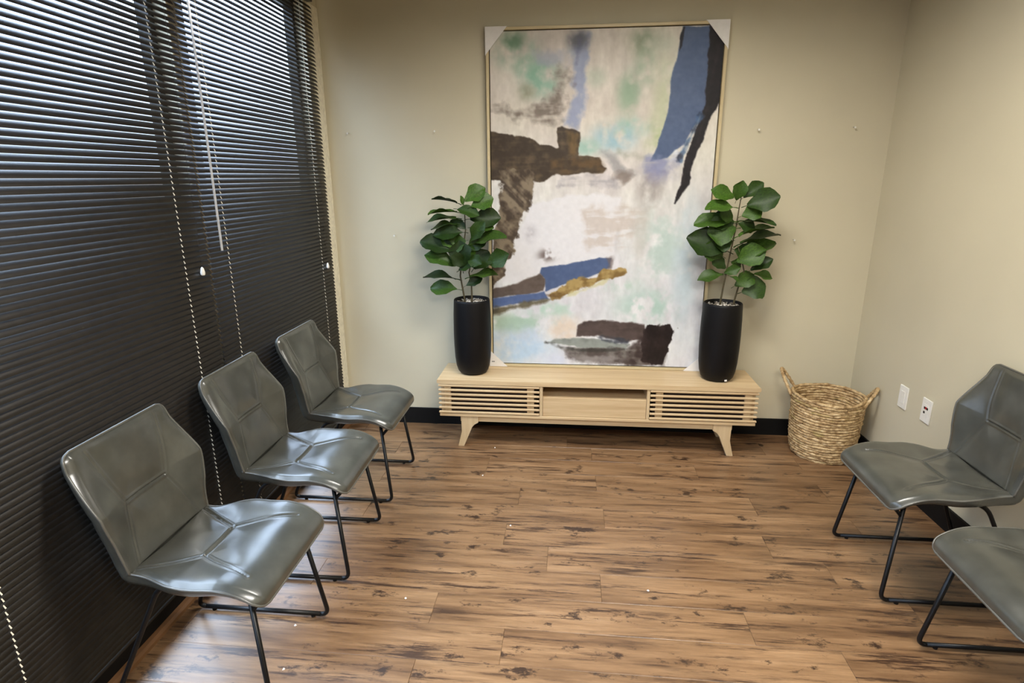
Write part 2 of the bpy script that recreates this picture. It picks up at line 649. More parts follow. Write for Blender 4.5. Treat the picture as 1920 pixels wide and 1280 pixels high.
# ------------------------------------------------------------------ chairs
PROF = [(-0.305, 0.885), (-0.296, 0.83), (-0.276, 0.74), (-0.252, 0.64), (-0.228, 0.55), (-0.208, 0.486), (-0.194, 0.465), (-0.150, 0.461),
        (-0.08, 0.460), (0.02, 0.465), (0.10, 0.471), (0.16, 0.469), (0.205, 0.457), (0.240, 0.438), (0.262, 0.416)]
def catmull(P, m=16):
    P = [np.array(p, float) for p in P]
    P = [2 * P[0] - P[1]] + P + [2 * P[-1] - P[-2]]
    out = []
    for i in range(1, len(P) - 2):
        p0, p1, p2, p3 = P[i - 1:i + 3]
        for k in range(m):
            t = k / m
            out.append(0.5 * ((2 * p1) + (-p0 + p2) * t + (2 * p0 - 5 * p1 + 4 * p2 - p3) * t * t + (-p0 + 3 * p1 - 3 * p2 + p3) * t ** 3))
    out.append(P[-2])
    return np.array(out)
CP = catmull(PROF)
CS = np.concatenate([[0], np.cumsum(np.linalg.norm(np.diff(CP, axis=0), axis=1))])
SCR = CS[np.argmin(np.abs(CP[:, 0] + 0.194))]         # arc length at the crease
STOT = CS[-1]
WID_S = np.array([0, 0.06, 0.12, 0.17, 0.22, 0.29, 0.36, SCR, SCR + 0.045, SCR + 0.095, SCR + 0.145, SCR + 0.19, SCR + 0.27, SCR + 0.35, STOT])
WID_W = np.array([0.215, 0.223, 0.232, 0.239, 0.241, 0.227, 0.209, 0.200, 0.195, 0.212, 0.240, 0.252, 0.252, 0.248, 0.240])
def smooth_interp(x, xs, ys):
    d = 0.030
    return sum(np.interp(np.clip(x + k * d, 0, STOT), xs, ys) for k in (-1, -0.5, 0, 0.5, 1)) / 5
def halfwidth(s):
    w = smooth_interp(s, WID_S, WID_W)
    for d, r in ((s, 0.030), (STOT - s, 0.048)):
        q = np.clip((r - d) / r, 0, 1)
        w = w - r + r * np.sqrt(np.clip(1 - q ** 2, 0, 1))
    return w
def frame_at(s):
    x = np.interp(s, CS, CP[:, 0]); z = np.interp(s, CS, CP[:, 1])
    d = 0.006
    tx = np.interp(s + d, CS, CP[:, 0]) - np.interp(s - d, CS, CP[:, 0])
    tz = np.interp(s + d, CS, CP[:, 1]) - np.interp(s - d, CS, CP[:, 1])
    l = np.hypot(tx, tz) + 1e-9
    return x, z, -tz / l, tx / l            # normal towards the sitter / upward
def seg_dist(px, py, a, b_):
    ax, ay = a; bx, by = b_
    vx, vy = bx - ax, by - ay
    t = np.clip(((px - ax) * vx + (py - ay) * vy) / (vx * vx + vy * vy), 0, 1)
    return np.hypot(px - ax - t * vx, py - ay - t * vy)
def bez(a, c_, b_, n=8):
    return [((1 - t) ** 2 * a[0] + 2 * t * (1 - t) * c_[0] + t * t * b_[0], (1 - t) ** 2 * a[1] + 2 * t * (1 - t) * c_[1] + t * t * b_[1]) for t in [k / n for k in range(n + 1)]]
def seams(kind):
    out = []
    if kind == 'back':
        bar = 0.226
        out.append([(-0.092, bar), (0.092, bar)])
        for sg in (-1, 1):
            out.append(bez((sg * 0.092, bar), (sg * 0.125, bar - 0.06), (sg * 0.150, 0.018)))
            out.append(bez((sg * 0.092, bar), (sg * 0.120, bar + 0.07), (sg * 0.160, SCR - 0.004)))
    else:
        bar = SCR + 0.185
        out.append([(-0.082, bar), (0.082, bar)])
        for sg in (-1, 1):
            out.append(bez((sg * 0.082, bar), (sg * 0.125, bar - 0.07), (sg * 0.178, SCR + 0.012)))
            out.append(bez((sg * 0.082, bar), (sg * 0.125, bar + 0.07), (sg * 0.172, SCR + 0.375)))
    return out
THICK = 0.034
def pad_mesh(kind):
    if kind == 'back':
        s0, s1, ns = 0.0, SCR, 118
    else:
        s0, s1, ns = SCR, STOT, 126
    base = np.linspace(0, 1, ns)
    free = 0.030
    # extra rows at the free end
    if kind == 'back':
        sv = np.concatenate([[0.0, 0.0012, 0.003, 0.006], np.linspace(0.009, s1, ns)])
    else:
        sv = np.concatenate([np.linspace(s0, s1 - 0.009, ns), [s1 - 0.006, s1 - 0.003, s1 - 0.0012, s1]])
    nu = 129
    uu = np.linspace(-1, 1, nu)
    uu = np.sign(uu) * (1 - (1 - np.abs(uu)) ** 1.15)
    SV, UU = np.meshgrid(sv, uu, indexing='ij')
    W = halfwidth(SV)
    Y = UU * W
    X, Z, NX, NZ = frame_at(SV)
    au = np.abs(Y)
    # wings: sides curl towards the sitter on the back, lift a little on the seat
    if kind == 'back':
        amp = 0.052 * np.interp(SV, [0, 0.06, 0.13, 0.21, 0.31, SCR], [0.0, 0.14, 0.55, 1.0, 0.98, 0.62])
        curl = amp * (au / 0.22) ** 2.4
    else:
        k = np.clip((SV - SCR) / 0.16, 0, 1)
        k2 = np.clip((STOT - SV) / 0.16, 0, 1)
        curl = (0.030 * (1 - k) + 0.010 * k * k2 + 0.010 * np.exp(-((SV - SCR - 0.15) / 0.07) ** 2) - 0.004 * (1 - k2)) * (au / 0.22) ** 2.4
    # padding: falls off to the rim
    dside = (W - au)
    dend = SV if kind == 'back' else (STOT - SV)
    dcr = np.abs(SV - SCR)
    d = np.minimum(dside, dend)
    pad = 0.014 * (1 - np.exp(-d / 0.016))
    pad *= (1 - 0.85 * np.exp(-(dcr / 0.010)))
    pad -= 0.004 * np.exp(-(dcr / 0.003) ** 2)
    dist = np.full_like(Y, 9.0)
    relief = np.zeros_like(Y)
    ridge = np.zeros_like(Y)
    for pl in seams(kind):
        dl = np.full_like(Y, 9.0)
        for a, b_ in zip(pl[:-1], pl[1:]):
            dl = np.minimum(dl, seg_dist(Y, SV, a, b_))
        dist = np.minimum(dist, dl)
        am = 1.0 if len(pl) == 2 else (0.4 if kind == 'back' else 0.85)
        relief = np.minimum(relief, -0.0050 * am * np.exp(-(dl / 0.0026) ** 2))
        ridge = np.maximum(ridge, 0.0030 * am * np.exp(-((dl - 0.0072) / 0.0032) ** 2))
    relief = relief + ridge + 0.0060 * (1 - np.exp(-(dist / 0.045) ** 2))
    relief *= np.clip(d / 0.02, 0, 1)
    rs = np.random.RandomState(3)
    wr = np.zeros_like(Y)
    for _ in range(10):
        fx, fy, ph = rs.uniform(10, 45), rs.uniform(10, 45), rs.uniform(0, 6)
        wr += np.sin(Y * fx + SV * fy * (1 if _ % 2 else -1) + ph)
    pad = pad + relief + wr * 0.00022
    off = curl + pad
    top = np.stack([X + NX * off, Y, Z + NZ * off], -1)
    rimoff = curl
    # underside ring points for both sides
    sx, sz, snx, snz = frame_at(sv)
    w1 = halfwidth(sv)
    verts = [tuple(p) for p in top.reshape(-1, 3)]
    R = len(sv)
    faces = []
    idx = lambda i, j: i * nu + j
    for i in range(R - 1):
        for j in range(nu - 1):
            faces.append((idx(i, j), idx(i + 1, j), idx(i + 1, j + 1), idx(i, j + 1)))
    # side band and underside
    prof = [(1.0, 0.002), (1.0, -0.006), (0.985, -0.020), (0.95, -THICK + 0.004), (0.88, -THICK), (0.5, -THICK - 0.002)]
    nb = len(prof) * 2
    start = len(verts)
    cu = curl[:, -1]
    endf = np.clip((sv if kind == 'back' else (STOT - sv)) / 0.02, 0, 1)
    thk = np.interp(sv, [0, 0.06, 0.2, SCR - 0.05, SCR + 0.05, SCR + 0.2, SCR + 0.36, STOT], [0.018, 0.026, 0.038, 0.046, 0.046, 0.036, 0.024, 0.015]) / THICK
    for i in range(R):
        ring = []
        th = 0.35 + 0.65 * math.sqrt(max(0.0, 1 - (1 - endf[i]) ** 2))
        for m, (k, o_) in enumerate(prof):
            ww = w1[i] * k
            c_ = cu[i] * (k ** 2.4)
            oo = c_ + (o_ * th * thk[i] if o_ < 0 else 0)
            ring.append((sx[i] + snx[i] * oo, ww, sz[i] + snz[i] * oo))
        right = ring
        left = [(x, -y, z) for x, y, z in ring[::-1]]
        verts += right + left
    ib = lambda i, j: start + i * nb + j
    for i in range(R - 1):
        faces.append((idx(i, nu - 1), idx(i + 1, nu - 1), ib(i + 1, 0), ib(i, 0)))
        for j in range(nb - 1):
            faces.append((ib(i, j), ib(i + 1, j), ib(i + 1, j + 1), ib(i, j + 1)))
        faces.append((ib(i, nb - 1), ib(i + 1, nb - 1), idx(i + 1, 0), idx(i, 0)))
    for i, rev in ((0, False), (R - 1, True)):
        cap = [idx(i, j) for j in range(nu)] + [ib(i, j) for j in range(nb)]
        faces.append(tuple(cap[::-1] if rev else cap))
    me = bpy.data.meshes.new('backrest' if kind == 'back' else 'seat')
    me.from_pydata(verts, [], faces)
    me.update()
    me.polygons.foreach_set('use_smooth', [True] * len(me.polygons))
    me.set_sharp_from_angle(angle=math.radians(60))
    me.materials.append(M['leather'])
    # rim polyline for the piping
    rim = []
    rows = list(range(0, R, 3))
    if rows[-1] != R - 1:
        rows.append(R - 1)
    side = [(sx[i] + snx[i] * cu[i], w1[i], sz[i] + snz[i] * cu[i]) for i in rows]
    if kind == 'back':
        side = side[::-1]
    rim = side[:]
    ey = side[-1][1]
    e_i = 0 if kind == 'back' else R - 1
    for q in np.linspace(0.9, -0.9, 11):
        c_ = cu[e_i] * abs(q) ** 2.4
        rim.append((sx[e_i] + snx[e_i] * c_, ey * q, sz[e_i] + snz[e_i] * c_))
    rim += [(x, -y, z) for x, y, z in side[::-1]]
    return me, rim

def build_chair(label, group):
    t_ = thing('side_chair', label, 'chair', (0, 0, 0), 0, group)
    for kind in ('back', 'seat'):
        me, rim = pad_mesh(kind)
        o = link(me.name, me, t_)
        b = MB(); b.tube(rim, 0.0042, 6)
        b.build('piping', M['piping'], o, smooth=True)
    r = 0.0085
    for sg in (-1, 1):
        yt, yf = sg * 0.178, sg * 0.222
        def arc(p0, pc, p1, n=6):
            return [tuple((1 - t) ** 2 * np.array(p0) + 2 * t * (1 - t) * np.array(pc) + t * t * np.array(p1)) for t in [k / n for k in range(n + 1)]]
        ft, ff = np.array((0.186, yt, 0.428)), np.array((0.238, yf, 0.0145))
        rt, rf = np.array((-0.118, yt * 0.9, 0.430)), np.array((-0.300, yf, 0.0145))
        lerp = lambda a, c_, k: a + (c_ - a) * k
        b = MB()
        b.tube([ft] + arc(lerp(ff, ft, 0.085), ff, lerp(ff, rf, 0.06)), r, 10)
        fl = b.build('leg', M['black_metal'], t_, smooth=True)
        b = MB()
        b.tube(arc(lerp(rt, ft, 0.25), rt, lerp(rt, rf, 0.12)) + arc(lerp(rf, rt, 0.085), rf, lerp(rf, ff, 0.06)), r, 10)
        b.build('leg', M['black_metal'], t_, smooth=True)
        b = MB()
        b.tube([lerp(ff, rf, 0.06), lerp(rf, ff, 0.06)], r, 10)
        run = b.build('runner', M['black_metal'], t_, smooth=True)
        for k in (0.12, 0.88):
            p = lerp(ff, rf, k)
            b = MB(); b.lathe([(0.008, 0.0), (0.0085, 0.008)], p[0], p[1], 10, True, True)
            b.build('glide', M['black_metal'], run)
        b = MB()
        p0 = lerp(ft, ff, 0.14)
        b.tube([p0, (p0[0] + 0.052, p0[1] - sg * 0.004, p0[2] + 0.060)], r * 0.85, 8)
        b.build('strut', M['black_metal'], t_, smooth=True)
    b = MB(); b.box(-0.12, 0.20, -0.17, 0.17, 0.428, 0.4345, 0.002)
    b.build('mounting_plate', M['black_metal'], t_)
    return t_

CHX = -1.148
c1 = build_chair('grey faux leather chair on the window side, nearest the camera', 'grey chairs along the window')
c1.location = (CHX, 1.622, 0)
c2 = copy_tree(c1)
c2['label'] = 'grey faux leather chair in the middle of the window side row'
c2.location = (CHX, 2.276, 0); c2.rotation_euler.z = 0.012
c3 = copy_tree(c1)
c3['label'] = 'grey faux leather chair on the window side, closest to the back wall'
c3.location = (CHX + 0.002, 2.906, 0)
c4 = copy_tree(c1)
c4['label'] = 'grey chair in front of the wall outlets with its back in view'
c4['group'] = 'grey chairs along the right wall'
c4.location = (1.500, 2.348, 0); c4.rotation_euler.z = PI
c5 = copy_tree(c1)
c5['label'] = 'grey chair cut off by the right edge, only seat and frame showing'
c5['group'] = 'grey chairs along the right wall'
c5.location = (1.518, 1.672, 0); c5.rotation_euler.z = PI

# ------------------------------------------------------------------ media console
CX, CYF, CYB, CT = 0.163, 3.388, 3.732, 0.448
con = thing('media_console', 'long pale wood media console with slatted doors under the painting', 'console', (CX, CYF, 0))
D = CYB - CYF
HW = 0.975
b = MB()
b.prism([(-HW, CT - 0.022), (-HW + 0.022, CT - 0.028), (HW - 0.022, CT - 0.028), (HW, CT - 0.022), (HW, CT - 0.004), (HW - 0.004, CT), (-HW + 0.004, CT), (-HW, CT - 0.004)], 0, D)
b.build('top_panel', M['ash'], con)
ZB = 0.205
b = MB(); b.box(-HW + 0.012, HW - 0.012, 0.004, D, ZB, ZB + 0.018, 0.002)
b.build('bottom_panel', M['ash'], con)
for sg in (-1, 1):
    b = MB(); x = sg * (HW - 0.028); b.box(x - 0.009, x + 0.009, 0.03, D, ZB + 0.018, CT - 0.028)
    b.build('side_panel', M['ash_v'], con)
    b = MB(); x = sg * 0.325; b.box(x - 0.009, x + 0.009, 0.006, D - 0.012, ZB + 0.018, CT - 0.028)
    b.build('divider', M['ash_v'], con)
b = MB(); b.box(-HW + 0.037, HW - 0.037, D - 0.01, D - 0.002, ZB + 0.018, CT - 0.028)
b.build('back_panel', M['ash'], con)
zlo, zhi = ZB + 0.022, CT - 0.032
for sg in (-1, 1):
    x0, x1 = (sg * 0.336, sg * (HW - 0.008))
    x0, x1 = min(x0, x1), max(x0, x1)
    ns = 7
    sp_ = (zhi - zlo - 0.0132) / (ns - 1)
    b = MB(); b.box(x0 + 0.022, x1 - 0.022, 0.0305, 0.038, zlo, zhi)
    door = b.build('door', M['inner_shade'], con)  # dark sheet added behind the slats, interior shade in its colour
    for x in (x0 + 0.055, x1 - 0.055):
        b = MB(); b.box(x - 0.021, x + 0.021, 0.014, 0.030, zlo, zhi, 0.001)
        b.build('door_stile', M['ash_v'], door)
    for k in range(ns):
        z = zlo + k * sp_
        b = MB(); b.box(x0, x1, 0.0, 0.014, z, z + 0.0132, 0.003)
        b.build('slat', M['ash'], door)
b = MB(); b.box(-0.314, 0.314, 0.010, 0.028, ZB + 0.020, ZB + 0.142, 0.0015)
b.build('drawer_front', M['ash'], con)
b = MB(); b.box(-0.316, 0.316, 0.029, D - 0.012, ZB + 0.134, ZB + 0.141)
b.build('shelf', M['ash'], con)
b = MB(); b.box(-HW + 0.14, HW - 0.14, 0.022, 0.042, ZB - 0.038, ZB, 0.001)
b.box(-HW + 0.14, HW - 0.14, D - 0.05, D - 0.03, ZB - 0.038, ZB, 0.001)
b.build('apron', M['ash'], con)
for sg in (-1, 1):
    for y0 in (0.012, D - 0.056):
        po = [(0.830, ZB), (0.828, 0.10), (0.853, 0.0), (0.816, 0.0), (0.775, 0.098), (0.762, 0.130), (0.745, 0.150), (0.722, 0.163), (0.722, ZB)]
        po = [(sg * x, z) for x, z in po]
        if sg > 0:
            po = po[::-1]
        b = MB(); b.prism(po, y0, y0 + 0.044)
        b.build('leg', M['ash_v'], con)

# ------------------------------------------------------------------ painting
PX0, PX1, PZ0, PZ1 = -0.514, 0.851, 0.4495, 2.487
PWD, PHT = PX1 - PX0, PZ1 - PZ0
pt = thing('framed_painting', 'huge framed abstract painting with white corner guards leaning on the wall', 'painting', ((PX0 + PX1) / 2, 3.684, PZ0))
pt.rotation_euler = (-math.atan2(0.020, PHT), 0, 0)
FW, FD = 0.016, 0.034
hw = PWD / 2
b = MB(); b.box(-hw, hw, 0, FD, 0, FW, 0.0015); b.build('frame_rail', M['gold_frame'], pt)
b = MB(); b.box(-hw, hw, 0, FD, PHT - FW, PHT, 0.0015); b.build('frame_rail', M['gold_frame'], pt)
b = MB(); b.box(-hw, -hw + FW, 0, FD, FW, PHT - FW, 0.0015); b.build('frame_stile', M['gold_frame_v'], pt)
b = MB(); b.box(hw - FW, hw, 0, FD, FW, PHT - FW, 0.0015); b.build('frame_stile', M['gold_frame_v'], pt)
b = MB(); b.box(-hw + FW, hw - FW, 0.024, 0.030, FW, PHT - FW); b.build('backing_board', M['base_black'], pt)

PAINT = [["b",[0.11,0.048,0.094,0.045],[148,176,154],0.7,0.5],
["b",[0.22,0.125,0.08,0.05],[146,184,162],0.8,0.5],
["b",[0.102,0.026,0.051,0.026],[95,130,100],0.6,0.5],
["b",[0.264,0.158,0.037,0.02],[140,188,164],0.7,0.5],
["b",[0.183,0.094,0.066,0.031],[140,182,155],0.7,0.5],
["b",[0.675,0.04,0.063,0.039],[150,158,132],0.75,0.5],
["b",[0.68,0.105,0.05,0.058],[168,186,160],0.65,0.5],
["b",[0.614,0.171,0.05,0.059],[152,175,148],0.7,0.5],
["b",[0.621,0.267,0.087,0.028],[166,196,182],0.75,0.5],
["b",[0.556,0.294,0.096,0.038],[165,195,205],0.8,0.5],
["b",[0.774,0.204,0.057,0.12],[195,200,165],0.6,0.5],
["b",[0.746,0.296,0.058,0.051],[180,192,145],0.6,0.5],
["b",[0.765,0.102,0.049,0.053],[190,198,170],0.5,0.5],
["b",[0.432,0.321,0.06,0.024],[170,200,188],0.8,0.5],
["b",[0.467,0.129,0.044,0.027],[190,200,180],0.5,0.5],
["b",[0.745,0.041,0.063,0.026],[205,208,190],0.5,0.5],
["p",[[0.377,0.013],[0.43,0.014],[0.426,0.097],[0.42,0.2],[0.4,0.265],[0.329,0.259],[0.354,0.209],[0.374,0.164]],[150,160,192],0.85,0.02,0.012,0.0,None,0],
["p",[[0.197,0.061],[0.378,0.055],[0.386,0.088],[0.219,0.09]],[165,170,188],0.65,0.03,0.02,0.0,None,0],
["b",[0.388,0.027,0.05,0.026],[105,105,112],0.75,0.5],
["p",[[0.384,0.022],[0.402,0.023],[0.396,0.057],[0.383,0.092],[0.376,0.092]],[95,100,125],0.6,0.012,0.01,0.0,None,0],
["p",[[-0.001,0.21],[0.169,0.211],[0.257,0.189],[0.304,0.118],[0.343,0.1],[0.358,0.11],[0.324,0.199],[0.307,0.236],[0.229,0.249],[0.116,0.234],[0.003,0.217]],[112,100,90],0.8,0.035,0.02,0.5,None,0],
["b",[0.161,0.165,0.037,0.023],[150,150,125],0.6,0.5],
["p",[[0.187,0.482],[0.433,0.456],[0.603,0.465],[0.572,0.591],[0.575,0.651],[0.236,0.682],[0.226,0.707],[0.027,0.741],[0.105,0.614]],[234,231,233],0.95,0.012,0.006,0.0,None,0],
["p",[[0.435,0.503],[0.599,0.495],[0.736,0.499],[0.689,0.568],[0.574,0.626],[0.459,0.613],[0.424,0.569]],[208,194,184],0.75,0.03,0.02,0.8,None,0],
["p",[[0.315,0.434],[0.33,0.412],[0.481,0.408],[0.586,0.415],[0.588,0.437],[0.436,0.427]],[165,160,166],0.75,0.025,0.012,0.6,None,0],
["p",[[0.507,0.336],[0.544,0.341],[0.66,0.401],[0.616,0.423],[0.57,0.389]],[150,148,150],0.7,0.02,0.012,0.0,None,0],
["p",[[0.549,0.413],[0.609,0.42],[0.66,0.401],[0.629,0.389],[0.585,0.398]],[130,115,105],0.7,0.025,0.012,0.0,None,0],
["p",[[0.581,0.336],[0.662,0.337],[0.7,0.356],[0.612,0.356]],[165,165,150],0.6,0.02,0.015,0.0,None,0],
["b",[0.728,0.428,0.067,0.073],[165,156,152],0.65,0.5],
["b",[0.769,0.39,0.081,0.033],[150,148,172],0.7,0.5],
["b",[0.263,0.643,0.041,0.018],[110,95,90],0.7,1.5],
["b",[0.181,0.574,0.027,0.027],[190,185,190],0.5,1.2],
["b",[0.793,0.625,0.111,0.117],[194,212,204],0.65,0.9],
["b",[0.748,0.802,0.148,0.052],[184,210,199],0.7,0.9],
["b",[0.909,0.669,0.059,0.173],[202,216,222],0.7,0.5],
["b",[0.691,0.595,0.04,0.066],[205,200,192],0.5,0.5],
["b",[0.118,0.866,0.17,0.034],[178,202,182],0.8,0.8],
["b",[0.28,0.817,0.126,0.023],[190,214,198],0.75,0.8],
["b",[0.58,0.73,0.108,0.023],[186,212,195],0.7,0.5],
["b",[0.096,0.945,0.194,0.054],[192,214,234],0.95,0.4],
["b",[0.338,0.883,0.098,0.046],[230,212,194],0.85,0.4],
["b",[0.204,0.904,0.078,0.029],[200,212,228],0.6,0.5],
["b",[0.312,0.986,0.1,0.03],[212,216,230],0.7,0.5],
["p",[[-0.007,0.274],[0.191,0.292],[0.222,0.313],[0.303,0.318],[0.302,0.266],[0.322,0.258],[0.402,0.28],[0.399,0.344],[0.493,0.35],[0.501,0.372],[0.523,0.383],[0.51,0.392],[0.428,0.397],[0.284,0.4],[0.223,0.421],[-0.011,0.413]],[66,54,42],1,0.008,0.003,0.7,[98,82,62],0],
["p",[[0.348,0.275],[0.401,0.281],[0.397,0.344],[0.358,0.341]],[122,96,58],0.8,0.014,0.008,0.8,[90,72,40],90],
["p",[[0.268,0.354],[0.493,0.355],[0.513,0.383],[0.427,0.391],[0.268,0.387]],[112,84,48],0.65,0.016,0.012,0.9,[70,55,40],0],
["p",[[0.036,0.389],[0.2,0.386],[0.2,0.456],[0.18,0.495],[0.14,0.547],[0.105,0.619],[0.067,0.669],[0.027,0.734],[-0.009,0.758],[-0.007,0.674],[0.023,0.57]],[72,59,47],0.97,0.03,0.005,0.95,[136,120,98],-45],
["p",[[0.828,0.0],[0.948,0.003],[0.945,0.092],[0.952,0.224],[0.924,0.242],[0.864,0.315],[0.795,0.352],[0.719,0.363],[0.754,0.305],[0.789,0.214],[0.79,0.133],[0.815,0.062]],[84,100,132],1,0.005,0.003,0.15,[96,110,138],0],
["p",[[0.7,0.354],[0.802,0.347],[0.864,0.315],[0.847,0.362],[0.784,0.39],[0.703,0.385]],[140,145,180],0.75,0.025,0.014,0.5,None,0],
["p",[[0.941,0.002],[1.021,0.042],[1.011,0.18],[0.992,0.22],[0.953,0.279],[0.909,0.362],[0.896,0.428],[0.841,0.484],[0.862,0.433],[0.875,0.352],[0.927,0.242],[0.944,0.206],[0.941,0.144],[0.942,0.07]],[30,26,30],1,0.008,0.003,0.4,[52,44,48],80],
["p",[[0.826,0.0],[0.839,0.001],[0.829,0.051],[0.818,0.064],[0.815,0.03]],[32,32,40],0.95,0.005,0.002,0.0,None,0],
["p",[[0.925,0.231],[0.935,0.242],[0.892,0.306],[0.854,0.362],[0.835,0.352],[0.87,0.306]],[70,98,136],0.8,0.014,0.006,0.9,[28,34,52],70],
["p",[[0.808,0.338],[0.834,0.343],[0.847,0.362],[0.807,0.361]],[225,230,240],0.8,0.02,0.008,0.8,None,0],
["p",[[0.236,0.683],[0.373,0.67],[0.508,0.649],[0.565,0.651],[0.562,0.68],[0.497,0.703],[0.389,0.724],[0.258,0.757],[0.251,0.714],[0.226,0.7]],[82,99,136],1,0.005,0.003,0.15,[90,106,142],0],
["p",[[0.535,0.649],[0.57,0.648],[0.569,0.684],[0.544,0.689],[0.56,0.671]],[110,95,90],0.7,0.012,0.006,0.8,None,0],
["p",[[-0.009,0.755],[0.119,0.734],[0.23,0.7],[0.252,0.719],[0.248,0.758],[-0.009,0.784]],[104,90,82],1,0.006,0.004,0.6,[88,76,68],5],
["p",[[-0.009,0.784],[0.251,0.758],[0.269,0.783],[-0.01,0.815]],[86,104,146],1,0.006,0.004,0.2,[98,114,152],5],
["p",[[-0.01,0.814],[0.266,0.783],[0.335,0.778],[0.224,0.799],[-0.01,0.841]],[100,90,66],0.9,0.012,0.008,0.8,[70,64,50],5],
["p",[[0.265,0.772],[0.375,0.725],[0.429,0.713],[0.498,0.712],[0.53,0.688],[0.638,0.683],[0.644,0.697],[0.552,0.716],[0.444,0.745],[0.335,0.771],[0.3,0.782]],[180,152,96],1,0.018,0.004,0.9,[132,104,58],12],
["p",[[0.262,0.77],[0.314,0.755],[0.335,0.774],[0.287,0.784]],[92,68,50],0.9,0.014,0.006,0.8,None,0],
["p",[[0.335,0.774],[0.444,0.746],[0.552,0.719],[0.546,0.726],[0.452,0.752],[0.342,0.781]],[214,206,160],0.8,0.012,0.006,0.0,None,0],
["p",[[0.339,0.946],[0.452,0.942],[0.662,0.939],[0.854,0.926],[0.836,0.997],[0.596,1.001],[0.376,0.985]],[110,102,96],0.9,0.02,0.01,0.9,[66,54,50],0],
["p",[[0.368,0.965],[0.594,0.962],[0.7,0.979],[0.596,0.998],[0.383,0.995]],[160,152,150],0.6,0.02,0.014,0.8,None,0],
["p",[[0.411,0.867],[0.442,0.855],[0.546,0.849],[0.739,0.859],[0.736,0.911],[0.647,0.92],[0.521,0.904],[0.409,0.906]],[88,74,70],1,0.008,0.004,0.5,[70,58,54],0],
["p",[[0.261,0.928],[0.324,0.911],[0.486,0.91],[0.668,0.929],[0.648,0.939],[0.453,0.944],[0.346,0.934]],[152,157,150],1,0.008,0.004,0.5,[130,134,128],0],
["p",[[0.507,0.907],[0.548,0.899],[0.664,0.912],[0.661,0.922],[0.542,0.918]],[58,62,72],0.8,0.016,0.006,0.8,None,0],
["p",[[0.261,0.928],[0.325,0.936],[0.453,0.947],[0.662,0.94],[0.663,0.948],[0.453,0.956],[0.339,0.943]],[60,58,54],0.8,0.012,0.006,0.6,None,0],
["p",[[0.737,0.854],[0.794,0.863],[0.89,0.872],[0.886,0.888],[0.857,0.926],[0.843,0.958],[0.833,0.999],[0.728,0.991],[0.723,0.916]],[30,20,20],1,0.02,0.003,0.5,[48,36,34],80],
["p",[[0.661,0.929],[0.748,0.887],[0.756,0.991],[0.652,0.993]],[58,45,43],0.85,0.02,0.012,0.6,None,0]]
NXP, NZP = 330, 490
rs = np.random.RandomState(11)
def vnoise(u, v, fu, fv, seed):
    r = np.random.RandomState(seed)
    gu, gv = int(fu) + 3, int(fv) + 3
    g = r.rand(gv, gu)
    x = np.clip(u, -0.05, 1.05) * fu + 0.5; y = np.clip(v, -0.05, 1.05) * fv + 0.5
    x = np.clip(x, 0, gu - 1.001); y = np.clip(y, 0, gv - 1.001)
    i = x.astype(int); j = y.astype(int)
    fx = x - i; fy = y - j
    fx = fx * fx * (3 - 2 * fx); fy = fy * fy * (3 - 2 * fy)
    return (g[j, i] * (1 - fx) + g[j, i + 1] * fx) * (1 - fy) + (g[j + 1, i] * (1 - fx) + g[j + 1, i + 1] * fx) * fy
def fbm(u, v, fu, fv, seed, o=4):
    s = 0; a = 1.0; t = 0
    for k in range(o):
        s = s + a * vnoise(u, v, fu * 2 ** k, fv * 2 ** k, seed + 17 * k); t += a; a *= 0.55
    return s / t
def lin(c):
    c = np.array(c, float) / 255
    return np.where(c <= 0.04045, c / 12.92, ((c + 0.055) / 1.055) ** 2.4)
U, V = np.meshgrid(np.linspace(0, 1, NXP), np.linspace(0, 1, NZP))
ASP = PHT / PWD
img = np.zeros((NZP, NXP, 3))
g0 = np.clip((V - 0.25) / 0.35, 0, 1)[..., None]
img[:] = np.array((222, 212, 199.0)) * (1 - g0) + np.array((229, 227, 228.0)) * g0
n = fbm(U, V, 5, 7, 3)[..., None]
img += (n - 0.5) * np.array((16, 22, 14)) * 1.6
n = fbm(U, V, 40, 22, 9, 4)[..., None]
img += (n - 0.5) * 34
def poly_sd(pts, u, v):
    d = np.full(u.shape, 9.0); inside = np.zeros(u.shape, bool)
    for (ax, ay), (bx, by) in zip(pts, pts[1:] + pts[:1]):
        ay *= ASP; by *= ASP
        d = np.minimum(d, seg_dist(u, v, (ax, ay), (bx, by)))
        c1_ = (ay > v) != (by > v)
        with np.errstate(divide='ignore', invalid='ignore'):
            xi = (bx - ax) * (v - ay) / (by - ay if by != ay else 1e-9) + ax
        inside ^= (c1_ & (u < xi))
    return np.where(inside, d, -d)
